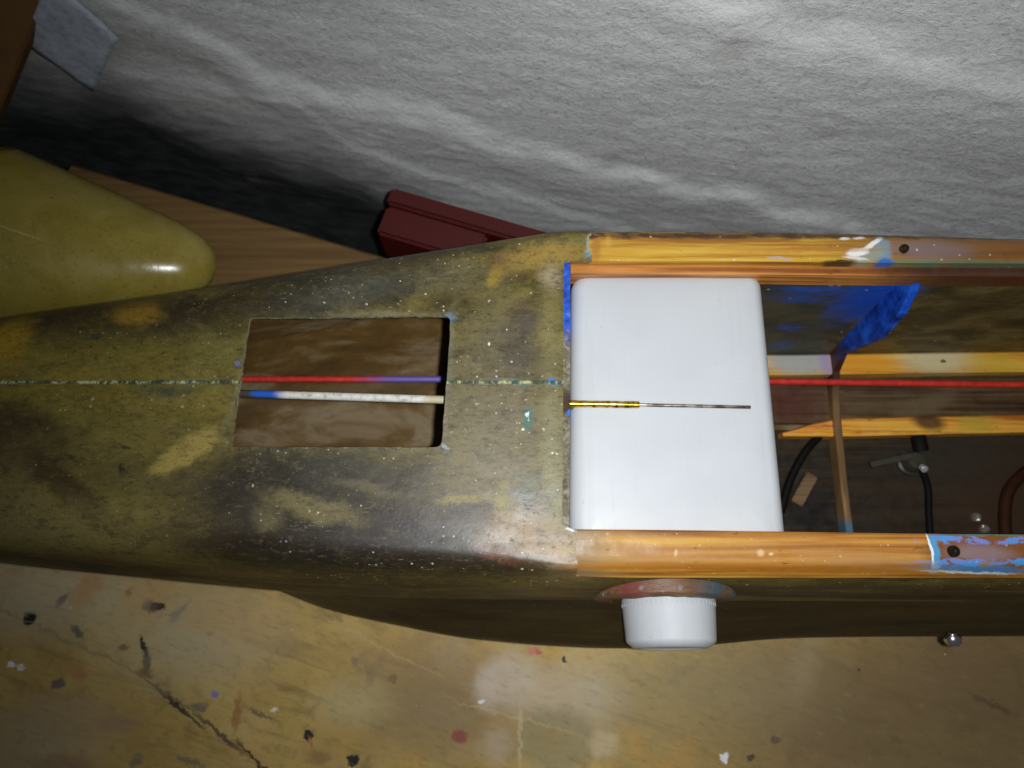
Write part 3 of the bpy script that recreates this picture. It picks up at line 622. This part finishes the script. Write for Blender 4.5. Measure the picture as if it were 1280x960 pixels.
for i in range(50):
    x = xb + (XR - .003 - xb) * i / 49
    rr.append([bm.verts.new(q) for q in ((x, far_top(x), H - .012), (x, far_top(x) - .001 + .0006 * noise.noise(Vector((x * 30, 0, 0))), H - .05), (x, far_top(x) - .005, H - .09), (x, chy(x) + .013, ZS - .010), (x, chy(x) + .016, ZS - .010), (x, far_top(x) - .002, H - .09), (x, far_top(x) + .002, H - .05), (x, far_top(x) + .0025, H - .012))])
for a, b in zip(rr, rr[1:]):
    for j in range(8): bm.faces.new((a[j], a[(j + 1) % 8], b[(j + 1) % 8], b[j]))
bm.faces.new(rr[0]); bm.faces.new(rr[-1]); mesh_obj('side_lining', bm, M_lin, fus, smooth=50)

XF = (1054 - 640) / F * .48                                     # the former's plane
M_str = wood('yellow_stringer', (130, 78, 20), (190, 134, 40), (200, 160, 70), 1.9, rows=[(1000, 452, 42, 16, 0, (130, 136, 136), .4, .9), (1035, 452, 10, 16, 0, (100, 112, 176), .6, .8), (1170, 450, 42, 16, 0, (168, 158, 118), .6, .9), (1075, 452, 36, 16, 0, (190, 122, 20), .6, .8), (1240, 455, 30, 12, 0, (170, 140, 40), .6, .6), (1178, 452, 3, 2, 0, (70, 50, 30), .3, .9)], z=ZS)
bm = bmesh.new(); path = [Vector((xb + (XR - .01 - xb) * i / 40, 0, ZS - .004)) for i in range(41)]
for p in path: p.y = chy(p.x) + .0068
sweep(bm, path, rrect(.0135, .010, .0012)); mesh_obj('stringer', bm, M_str, fus, smooth=35)['label'] = 'yellow stringer along the far wall of the bay'
# lower floor board and the rough strip along its edge
ZB = .017
yst = curve_of([(940, 546), (975, 545), (1060, 545), (1150, 543), (1280, 540), (1700, 530)], ZB)
bm = bmesh.new(); rr = []
for i in range(50):
    x = xb + .002 + (XR - .006 - xb) * i / 49; b_ = .0005 * noise.noise(Vector((x * 50, 4, 4)))
    rr.append([bm.verts.new(q) for q in ((x, chy(x) - .0002, ZB - .001), (x, yst(x) + .009, ZB - .003 + b_), (x, yst(x) + .009, ZB - .007), (x, chy(x) - .0002, ZB - .006))])
for a, b in zip(rr, rr[1:]):
    for j in range(4): bm.faces.new((a[j], a[(j + 1) % 4], b[(j + 1) % 4], b[j]))
bm.faces.new(rr[0]); bm.faces.new(rr[-1]); mesh_obj('floor_board', bm, wood('dark_floor_board', (40, 24, 10), (66, 46, 24), (84, 68, 42), 1.5, rough=.5, rows=[(985, 505, 46, 30, 0, (74, 28, 12), .8, .8), (1160, 505, 40, 10, -20, (92, 76, 50), .5, .7)], z=ZB), fus)
bm = bmesh.new(); rr = []
for i in range(60):
    x = P(978, 535, ZB).x + (XR - .01 - P(978, 535, ZB).x) * i / 59; t = i / 59
    wd = .0118 * (.22 + .78 * math.sin(min(1, t / .22) * math.pi / 2)) + .0006 * noise.noise(Vector((x * 80, 1, 2))); hh = .0008 * noise.noise(Vector((x * 120, 7, 2)))
    y0 = yst(x)
    rr.append([bm.verts.new(q) for q in ((x, y0, ZB - .009), (x, y0, ZB - .0008 + hh), (x, y0 + .0012, ZB + hh), (x, y0 + wd - .001, ZB + .0004), (x, y0 + wd, ZB - .001), (x, y0 + wd, ZB - .009))])
for a, b in zip(rr, rr[1:]):
    for j in range(6): bm.faces.new((a[j], a[(j + 1) % 6], b[(j + 1) % 6], b[j]))
bm.faces.new(rr[0]); bm.faces.new(rr[-1])
mesh_obj('stringer', bm, wood('rough_yellow_strip', (130, 74, 20), (186, 124, 40), (200, 150, 60), 1.9, rows=[(1160, 527, 18, 9, 10, (60, 36, 14), .5, .9), (1000, 528, 34, 8, 0, (190, 106, 36), .6, .8), (1220, 530, 20, 10, 0, (150, 134, 30), .6, .6)], z=ZB), fus, smooth=35)['label'] = 'rough yellow strip along the floor of the bay'

bm = bmesh.new(); box(bm, ((xb + .39) / 2 + .002, -.035, .0055), (.385 - xb, .09, .003), None, .0005)  # dark brown board over the bottom of the bay
mesh_obj('bay_floor', bm, wood('dark_brown_ply', (26, 19, 8), (40, 30, 14), (50, 39, 20), 1.25, rough=.75, coat=0, rows=[(1250, 620, 60, 60, 0, (58, 34, 12), .8, .8), (1010, 640, 30, 30, 0, (14, 11, 7), .8, .8), (1110, 620, 40, 40, 0, (46, 30, 14), .9, .6), (1200, 570, 60, 30, 0, (40, 38, 26), .9, .6)], z=.007), fus)
# former: a U frame across the bay, painted blue on its far limb
def former_mat():
    m = Mat('former_ply', .5, .4)
    g = m.noise(160, 4, .6, 0, m.map(scale=(1, .1, .1)))
    col = m.ramp(g, [(.35, C(74, 54, 30, 1.5)), (.55, C(112, 86, 54, 1.5)), (.7, C(140, 112, 76, 1.5))])
    sep = m.n('ShaderNodeSeparateXYZ'); m.put(sep.inputs[0], m.warped(.010, 90))
    col = m.mix(col, C(58, 30, 22, 1.4), m.step(sep.outputs[1], .022, .040))
    blue = m.ramp(m.noise(110, 4, .6), [(.34, C(10, 34, 90, 1.3)), (.5, C(16, 62, 160, 1.3)), (.66, C(30, 92, 196, 1.3))])
    col = m.mix(col, blue, m.step(sep.outputs[2], ZS + .008, ZS + .026))
    col = m.mix(col, C(70, 96, 120, 1.5), m.step(sep.outputs[1], -.046, -.054))
    m.bump(g, .3, .001)
    return m.done(col)
M_for = former_mat()
bm = bmesh.new()
fy, by = far_top(XF), chy(XF)
inn = [(fy - .005, H - .014), (fy - .016, H - .034), (fy - .0205, H - .06), (by + .008, ZS + .016), (by + .001, ZS + .003), (by - .014, ZS - .003), (-.02, ZS - .006), (-.058, ZS - .006), (-.078, ZS + .01), (-.078, H - .02)]
out = [(fy + .001, H - .014), (fy + .001, H - .034), (fy - .002, H - .06), (by + .016, ZS + .014), (by + .012, ZS - .008), (by - .012, ZS - .016), (-.02, ZS - .017), (-.064, ZS - .017), (-.088, ZS + .004), (-.088, H - .02)]
for dx in (0,):
    A = [[bm.verts.new((XF + dxx + sh, y, z)) for y, z in l] for dxx, l, sh in ((-.0022, inn, 0), (-.0022, out, 0), (.0022, out, 0), (.0022, inn, 0))]
    for i in range(len(inn) - 1):
        for j in range(4): bm.faces.new((A[j][i], A[(j + 1) % 4][i], A[(j + 1) % 4][i + 1], A[j][i + 1]))
    for e in (0, -1): bm.faces.new([A[j][e] for j in range(4)])
bmesh.ops.bevel(bm, geom=[e for e in bm.edges], offset=.0004, segments=1, affect='EDGES')
mesh_obj('former', bm, M_for, fus)

# --- tubes
M_red = plain('red_plastic_tube', (206, 44, 30), 1.3, .35, var=.12)
def red_mat():
    m = Mat('red_tube_with_blue_overspray', .38, .5)
    sep = m.n('ShaderNodeSeparateXYZ'); m.put(sep.inputs[0], m.warped(.006, 200))
    red = m.ramp(m.noise(260, 4), [(.3, C(168, 40, 32, 1.2)), (.7, C(200, 58, 48, 1.2))])
    a = m.step(sep.outputs[0], P(430, 474, H - .08).x, P(500, 474, H - .08).x); b = m.step(sep.outputs[0], P(800, 474, H - .08).x, P(700, 474, H - .08).x)
    return m.done(m.mix(red, C(96, 84, 150, 1.4), m.math('MULTIPLY', a, b)))
bm = bmesh.new(); ZT = H - .085
sweep(bm, resample([P(-200, 473, ZT), P(300, 474, ZT), P(560, 474, ZT), P(1000, 477, ZT), P(1280, 481, ZT), P(1480, 484, ZT)], .02), circ(.0019))
mesh_obj('control_tube', bm, red_mat(), fus, smooth=60)
def white_mat():
    m = Mat('paint_splashed_white_tube', .5, .4)
    col = m.ramp(m.noise(240, 4, .7), [(.3, C(160, 152, 130, KD)), (.45, C(206, 204, 194, KD)), (.7, C(226, 226, 222, KD))])
    sep = m.n('ShaderNodeSeparateXYZ'); m.put(sep.inputs[0], m.warped(.008, 160)); X = sep.outputs[0]
    px = lambda u: P(u, 495, H - .03).x
    col = m.mix(col, C(40, 96, 190, KD), m.step(X, px(362), px(340))); col = m.mix(col, C(70, 68, 62, KD), m.step(X, px(324), px(306)))
    col = m.mix(col, C(190, 180, 146, KD), m.step(X, px(528), px(546)))
    col = m.mix(col, C(60, 52, 36, KD), m.step(m.noise(300, 4, .7, 0, m.map(scale=(.3, 1, 1))), .66, .72, 0, .9))
    m.bump(m.noise(300, 3), .3, .0006)
    return m.done(col)
bm = bmesh.new(); za, zb_ = H - .034, H - .012
a, b = P(290, 491.5, za), P(708, 504.5, H - .0095)
sweep(bm, resample([a + (a - b) * .8, a, b], .02), circ(.0020))
tube = mesh_obj('guide_tube', bm, white_mat(), fus, smooth=60)
def brass_mat():
    m = Mat('tarnished_brass', .3, .5, 1)
    return m.done(m.ramp(m.noise(230, 4, .7), [(.38, C(70, 56, 24, 1.2)), (.5, C(190, 150, 50, 1.3)), (.66, C(220, 200, 130, 1.3))]))
bm = bmesh.new(); zr = H - .0068; c1, c2, c3 = P(708, 504.5, zr), P(799, 506, zr + .0008), P(938, 509, zr + .0024)
pts = resample([c1, c2], .0016); sweep(bm, pts, circ(.0017), scale=[1 + .10 * noise.noise(p * 500) for p in pts])
mesh_obj('brass_sleeve', bm, brass_mat(), tube, smooth=60)
bm = bmesh.new(); sweep(bm, resample([c1 + Vector((.004, 0, 0)), c2, c3], .01), circ(.00085, 10))
mw = Mat('steel_wire', .3, .5, 1); mw.done(mw.ramp(mw.noise(110, 3, .6), [(.4, C(110, 100, 92, 1.2)), (.55, C(190, 184, 176, 1.2))]))
mesh_obj('steel_rod', bm, mw.m, tube, smooth=60)
bm = bmesh.new(); 
r_ = bmesh.ops.create_icosphere(bm, subdivisions=3, radius=1)
for v in bm.verts: v.co = Vector((v.co.x * .0042, v.co.y * .0034, v.co.z * .0026)) * (1 + .25 * noise.noise(v.co * 2.3)) + c1 + Vector((-.0005, -.0005, -.002))
mesh_obj('glue_fillet', bm, plain('hard_brown_glue', (84, 60, 32), 1.1, .35, var=.5, scale=500), tube, smooth=60)

# --- bolt heads, pins
M_bolt = plain('dull_screw_steel', (92, 84, 60), 1.0, .4, 1, .5, 500)
def screw(u, v, r, name='screw', dz=.0014, mat=None):
    c = P(u, v, H + dz); bm = bmesh.new()
    lathe(bm, c - Vector((0, 0, .003)), Vector((0, 0, 1)), [(0, r), (.0030, r), (.0036, r * .86), (.0036, r * .62), (.0026, r * .5), (.0022, 0)], 20)
    return mesh_obj(name, bm, mat or M_bolt, fus, smooth=40)
M_hole = plain('dirty_screw', (44, 38, 22), 1, .5, .6, .7, 900)
screw(1193, 689, .0026, mat=M_hole); screw(1131, 310, .0022)
bm = bmesh.new(); c = P(297, 455, H); lathe(bm, c - Vector((0, 0, .002)), Vector((.05, 0, 1)), [(0, .0019), (.0026, .0019), (.0031, .0015), (.0032, 0)], 18)
mesh_obj('pin', bm, plain('blue_grey_pin', (122, 124, 142), 1, .4, .3), fus, smooth=40)
bm = bmesh.new(); d = ray(1191, 802); c = CAM + d * ((H - .062 - CAM.z) / d.z)
lathe(bm, c + Vector((0, .020, .004)), Vector((0, -1, -.2)), [(.016, .0022), (.0165, .0022), (.0166, .0034), (.0180, .0041), (.0205, .0041), (.0222, .0028), (.0226, 0)], 20)
mesh_obj('bolt', bm, plain('bright_bolt', (200, 200, 204), 1, .22, 1, .2), fus, smooth=40)

# --- ring let into the side round the filler cap
CA = Vector((0, -1, .10)).normalized()
zc = H - .050
dcap = ray(847, 744); pc = CAM + dcap * ((zc + .024 - CAM.z) / dcap.z); CAPC = Vector((pc.x, pc.y, zc))      # where the cap leaves the ring
def ring_mat():
    m = Mat('painted_ply_ring', .5, .4)
    lay_ = m.noise(120, 4, .6, 0, m.map(scale=(.5, 4, 4)))
    col = m.ramp(lay_, [(.32, C(92, 58, 40, KD)), (.5, C(110, 82, 58, KD)), (.62, C(110, 70, 52, KD)), (.75, C(120, 92, 70, KD))])
    px = lambda u: P(u, 740, H - .03).x
    sep = m.n('ShaderNodeSeparateXYZ'); m.put(sep.inputs[0], m.warped(.010, 130))
    up = m.step(sep.outputs[2], CAPC.z + .024, CAPC.z + .029)
    col = m.mix(col, C(112, 58, 54, KD), m.math('MULTIPLY', up, m.step(sep.outputs[0], px(820), px(780))))
    col = m.mix(col, C(58, 82, 92, KD), m.math('MULTIPLY', up, m.step(sep.outputs[0], px(850), px(900))))
    col = m.mix(col, C(84, 100, 110, KD), m.math('MULTIPLY', m.step(sep.outputs[0], px(905), px(922)), .8))
    col = m.mix(col, C(150, 150, 150, KD), m.step(m.noise(200, 4), .6, .7, 0, .5))
    m.bump(lay_, .4, .001)
    return m.done(col)
bm = bmesh.new(); RAX = Vector((0, -1, .06)).normalized(); RINGC = Vector((CAPC.x - .0025, P(838, 747, zc + .0355).y + .0005 + .0355 * .06, zc))
prof = [(-.014, .0355), (.0022, .0355), (.0034, .0345), (.0040, .0325), (.0040, .0268), (.0016, .0262), (-.014, .0262), (-.014, .0365)]
lathe(bm, RINGC, RAX, prof, 64, close=False)
for v in bm.verts: v.co += RAX * .0007 * noise.noise(v.co * 160)
mesh_obj('filler_ring', bm, ring_mat(), fus, smooth=35)

# ================================================================ fuel tank with its cap
def tank_mat(name, k=1, rough=.38):
    m = Mat(name, rough, .45)
    col = m.ramp(m.noise(24, 3), [(.3, (.585, .61, .64, 1)), (.7, (.615, .64, .665, 1))])
    col = m.mix(col, (.5, .5, .48, 1), m.math('MULTIPLY', m.specks(150, .16, .2), .5))
    m.b.inputs['Subsurface Weight'].default_value = .25; m.b.inputs['Subsurface Radius'].default_value = (.004, .004, .005); m.b.inputs['Subsurface Scale'].default_value = 1
    fl_ = m.noise(500, 3, .6, 0, m.map(scale=(1, .03, .03)))
    col = m.mix(col, (.52, .55, .58, 1), m.step(fl_, .56, .72, 0, .35))
    scf = m.math('MULTIPLY', m.step(m.noise(700, 4, .7, 0, m.map(rot=(0, 0, .5), scale=(.15, 1, 1))), .62, .72), m.step(m.noise(40, 3), .5, .64))
    col = m.mix(col, (.74, .76, .78, 1), m.math('MULTIPLY', scf, .5))
    m.bump(m.noise(60, 2), .08, .001); m.bump(fl_, .06, .0004)
    return m.done(col, m.step(m.noise(50, 3), .3, .7, rough - .06, rough + .12))
tank = thing('fuel_tank', 'white plastic fuel tank filling the front of the wooden bay, its cap through the side', 'fuel tank', (P(840, 500, H).x, 0, .03))
ZK = H - .0115
q = [P(715, 337, ZK), P(954, 337, ZK), P(989, 694, ZK), P(712, 694, ZK)]
bm = bmesh.new(); out = fillet([(a.x, a.y) for a in q], [.0098, .0082, .0082, .0082], 10)
ctr = sum((Vector((a.x, a.y)) for a in out), Vector((0, 0))) / len(out)
rings = []
levels = [(-.095, .98), (-.05, 1.0)]
RB = .0076
for k in range(9):
    a = k / 8 * math.pi / 2; levels.append((-RB + RB * math.sin(a), -RB * (1 - math.cos(a))))
for dz, s in levels:
    r_ = []
    for i, p in enumerate(out):
        nrm_in = (ctr - p).normalized()
        if s > .5: pos = p.copy()
        else:
            a_, b_ = out[i - 1], out[(i + 1) % len(out)]; t = (b_ - a_).normalized(); nin = Vector((-t.y, t.x)); 
            if nin.dot(nrm_in) < 0: nin = -nin
            pos = p - nin * s
        r_.append(bm.verts.new((pos.x, pos.y, ZK + dz)))
    rings.append(r_)
for a, b in zip(rings, rings[1:]):
    for j in range(len(a)): bm.faces.new((a[j], a[(j + 1) % len(a)], b[(j + 1) % len(a)], b[j]))
bm.faces.new(rings[0])
last = rings[-1]
for fct, dz in ((.97, .0003), (.90, .0007), (.78, .0011), (.6, .0014), (.35, .0016)):      # the top bulges a little
    nr = [bm.verts.new((ctr.x + (v.co.x - ctr.x) * fct, ctr.y + (v.co.y - ctr.y) * fct, ZK + dz)) for v in rings[-1]]
    for j in range(len(nr)): bm.faces.new((last[j], last[(j + 1) % len(nr)], nr[(j + 1) % len(nr)], nr[j]))
    last = nr
bm.faces.new(last)
mesh_obj('tank_body', bm, tank_mat('white_tank_plastic'), tank, smooth=50)
# neck and cap
bm = bmesh.new(); lathe(bm, CAPC, CA, [(-.02, .019), (.004, .019)], 40); mesh_obj('neck', bm, tank_mat('white_neck_plastic'), tank, smooth=40)
bm = bmesh.new(); RC = .0229
lathe(bm, CAPC, CA, [(.0002, RC - .001), (.0010, RC), (.0034, RC + .0001), (.0036, RC), (.0212, RC - .0012), (.0222, RC - .0016), (.0246, RC - .0046), (.0249, RC - .0075), (.0243, RC - .0085), (.0243, 0)], 96)
cap = mesh_obj('cap', bm, tank_mat('white_cap_plastic', rough=.42), tank, smooth=35)
e1 = (Vector((0, 0, 1)) - CA * CA.z).normalized(); e2 = CA.cross(e1)
rib_bm = bmesh.new(); sweep(rib_bm, [Vector((0, 0, 0)), CA * .0042], [(-.0005, -.0003), (.0005, -.0003), (.0004, .00045), (-.0004, .00045)], up=e1)
rib_me = None
for i in range(60):
    an = 2 * math.pi * i / 60 + .01
    rad = e1 * math.cos(an) + e2 * math.sin(an)
    if rib_me is None:
        o = mesh_obj('grip_rib', rib_bm, cap.data.materials[0], cap); rib_me = o.data
    else:
        o = bpy.data.objects.new('grip_rib', rib_me); COL.objects.link(o); o.parent = cap
    o.rotation_mode = 'QUATERNION'; o.rotation_quaternion = Matrix.Rotation(an, 3, CA).to_quaternion()
    o.location = CAPC + CA * .0015 + rad * (RC - .00045)

# ================================================================ things lying inside the bay (in its dark floor)
ZF = .008
M_grey = plain('dull_grey_metal', (70, 68, 58), 1.0, .45, .3)
M_black = plain('black_rubber', (14, 12, 10), .9, .7, spec=.2)
t = thing('drain_valve', 'small grey valve with a thin lever on the dark floor of the bay', 'valve', P(1148, 575, ZF))
c = P(1148, 575, .020); bm = bmesh.new()
lathe(bm, Vector((c.x, c.y, ZF - .002)), Vector((0, 0, 1)), [(0, .008), (.004, .008), (.005, .0065), (.011, .0062), (.013, .0050), (.0135, 0)], 24); mesh_obj('valve_body', bm, M_grey, t, smooth=40)
bm = bmesh.new(); sweep(bm, resample([P(1140, 570, .021), P(1088, 581, .019)], .006), rrect(.004, .002, .0005), scale=None); mesh_obj('lever', bm, M_grey, t)
bm = bmesh.new(); lathe(bm, P(1150, 556, .018), Vector((-.1, 1, .1)), [(-.004, .0045), (.005, .0045), (.006, .0038), (.006, 0)], 20); mesh_obj('collar', bm, M_black, t, smooth=40)
bm = bmesh.new(); lathe(bm, P(1153, 584, .020), Vector((0, -.6, .8)), [(0, .0022), (.003, .0022), (.0034, .0016), (.0034, 0)], 14); mesh_obj('nut', bm, plain('bright_nut', (190, 190, 186), 1.5, .3, .6), t, smooth=40)
bm = bmesh.new(); sweep(bm, spline([P(1153, 588, .017), P(1160, 610, .013), P(1161, 640, .012), P(1164, 690, .012)], 6), circ(.0021, 12)); mesh_obj('hose', bm, M_black, t, smooth=60)
bm = bmesh.new(); box(bm, P(1004, 612, .013), (.0215, .0075, .006), Matrix.Rotation(R(57), 3, 'Z'), .0006)
tag(mesh_obj('wood_offcut', bm, wood('offcut_wood', (66, 48, 28), (88, 68, 44), (104, 82, 56), 1.6, rough=.6, coat=0)), 'short pale stick of wood on the dark bay floor beside the tank', 'wood stick')
bm = bmesh.new(); sweep(bm, spline([P(1024, 545, .011), P(1006, 566, .013), P(988, 600, .012), P(976, 640, .011)], 8), circ(.0026, 12))
tag(mesh_obj('rubber_hose', bm, M_black, smooth=60), 'short black rubber hose curving beside the white tank on the bay floor', 'hose')
bm = bmesh.new(); sweep(bm, spline([P(1330, 570, .010), P(1290, 585, .013), P(1262, 612, .014), P(1256, 650, .013), P(1262, 700, .011)], 8), circ(.0036, 12))
tag(mesh_obj('cable', bm, plain('brown_cable_sheath', (52, 28, 10), 1.0, .7, spec=.15), smooth=60), 'brown cable bending over the bay floor at the right edge of the photo', 'cable')
for (u, v, lb) in ((1222, 646, 'bright round nut on the dark bay floor, farther from the amber edge strip'), (1233, 661, 'bright round nut on the dark bay floor, close to the amber edge strip')):
    bm = bmesh.new(); c = P(u, v, .010); lathe(bm, c - Vector((0, 0, .004)), Vector((0, 0, 1)), [(0, .003), (.0035, .003), (.005, .0016), (.0052, 0)], 6)
    tag(mesh_obj('nut', bm, plain('bright_steel', (200, 198, 190), 1.2, .25, .8)), lb, 'nut', 'loose nuts in the bay')

# ================================================================ yellow fibreglass cowl behind the boom
def cowl_mat():
    m = Mat('yellow_fibreglass', .2, .5)
    g = m.noise(38, 5, .6, .5); f_ = m.noise(420, 3, .6)
    col = m.ramp(g, [(.3, C(116, 102, 38, 1.4)), (.5, C(126, 112, 48, 1.4)), (.7, C(136, 123, 60, 1.4))])
    col = m.mix(col, C(84, 70, 26, 1.2), m.step(f_, .54, .72, 0, .4)); col = m.mix(col, C(150, 142, 96, 1.2), m.math('MULTIPLY', m.specks(260, .24, .3), .5))
    p = P(18, 290, .09); ln = m.blob(p, (.016, .0005), -R(14), .5, m.warped(.002, 120)); col = m.mix(col, C(170, 162, 120, 1.2), m.math('MULTIPLY', ln, .5))
    scr = m.step(m.noise(900, 3, .6, 0, m.map(rot=(0, 0, .4), scale=(.06, 1, 1))), .62, .72); col = m.mix(col, C(160, 152, 110, 1.2), m.math('MULTIPLY', scr, .22))
    m.bump(g, .10, .002); m.bump(f_, .06, .0005)
    return m.done(col, m.math('ADD', m.step(g, .3, .7, .17, .26), m.math('MULTIPLY', scr, .2)))
ZA = .052
tip = P(270, 334, .040); back = P(-70, 300, ZA + .004)
ax = (back - tip); L = ax.length; ax.normalize()
pf = [(0, 0), (.002, .0085), (.006, .0145), (.014, .0212), (.030, .0288), (.050, .0362), (.075, .0450), (.10, .0535), (.125, .062), (.150, .070)]
fine_pf = [(v.x, v.y) for v in spline([Vector((a, b, 0)) for a, b in pf], 4)]
cut = .133
bm = bmesh.new(); lathe(bm, tip, ax, [q for q in fine_pf if q[0] < cut], 72, ell=.80, close=False)
cowl = mesh_obj('fibreglass_cowl', bm, cowl_mat(), smooth=60); sm = cowl.modifiers.new('wall', 'SOLIDIFY'); sm.thickness = .0016
tag(cowl, 'glossy yellow fibreglass nose cowl lying between the fuselage and the wall', 'cowl')

# ================================================================ red case on the rear edge of the bench
case = thing('red_case', 'dark red plastic case with a black base, wedged behind the fuselage against the wall', 'case', P(560, 300, 0))
ANG = math.atan2(E.y, E.x); RZ = Matrix.Rotation(ANG, 3, 'Z')
ct = P(490, 233, .052); cf = P(470, 270, .050)
bl = .24; bw = .030
M_rd = plain('dark_red_plastic', (110, 5, 3), .42, .5, var=.15); M_bk = plain('black_plastic', (18, 15, 15), 1, .4)
o0 = ct.copy(); o0.z = 0
def cbox(name, s0, s1, n0, n1, z0, z1, mat, bev=.002):
    bm = bmesh.new(); c = o0 + E * ((s0 + s1) / 2) + NRM * ((n0 + n1) / 2) + Vector((0, 0, (z0 + z1) / 2))
    box(bm, c, (s1 - s0, n1 - n0, z1 - z0), RZ, bev); return mesh_obj(name, bm, mat, case, smooth=35)
cbox('lid', 0, bl, -.012, 0, .018, .052, M_rd)
cbox('front_panel', .001, .070, -.0335, -.0125, .016, .0505, M_rd)
cbox('front_panel', .078, bl, -.0335, -.0125, .016, .0505, M_rd)
cbox('base', .001, bl - .001, -.032, -.0005, .0005, .0155, M_bk)

# ================================================================ batten and patch at the wall's left end
top = P(62, -4, .142); 
d = ray(60, 0); tt = (W0 - CAM).dot(NW) / d.dot(NW); top = CAM + d * tt
low = P(-22, 205, .012)
up_ = (top - low).normalized(); side = Vector((-1, .1, 0)); side = (side - up_ * side.dot(up_)).normalized(); nn = up_.cross(side)
bm = bmesh.new(); wv_ = .06; th = .014
cs = low + side * (wv_ / 2); ce = top + up_ * .10 + side * (wv_ / 2)
sweep(bm, resample([cs - up_ * .0, ce], .03), rrect(wv_, th, .0015), up=nn)
mb = plain('batten_wood', (98, 68, 28), 1.1, .7, var=.3, scale=60)
tag(mesh_obj('wooden_batten', bm, mb, smooth=35), 'brown wooden batten leaning on the grey wall in the top left corner', 'batten')
bm = bmesh.new(); quad = []
for u, v in ((62, -30), (147, 48), (117, 112), (30, 50)):
    d = ray(u, v); t_ = ((W0 - NW * .009) - CAM).dot(NW) / d.dot(NW); quad.append(CAM + d * t_)
N = 14; g0 = []
for i in range(N + 1):
    r_ = []
    for j in range(N + 1):
        a = quad[0].lerp(quad[1], j / N); b = quad[3].lerp(quad[2], j / N); p = a.lerp(b, i / N)
        r_.append(bm.verts.new(p - NW * (.0018 * noise.noise(p * 45))))
    g0.append(r_)
for i in range(N):
    for j in range(N): bm.faces.new((g0[i][j], g0[i][j + 1], g0[i + 1][j + 1], g0[i + 1][j]))
patch = mesh_obj('foam_patch', bm, plain('blue_grey_foam', (178, 185, 198), 1, .9, var=.3, scale=200), smooth=60)
so = patch.modifiers.new('t', 'SOLIDIFY'); so.thickness = .003; so.offset = 0
tag(patch, 'pale blue-grey foam patch stuck on the wall beside the wooden batten', 'foam patch')
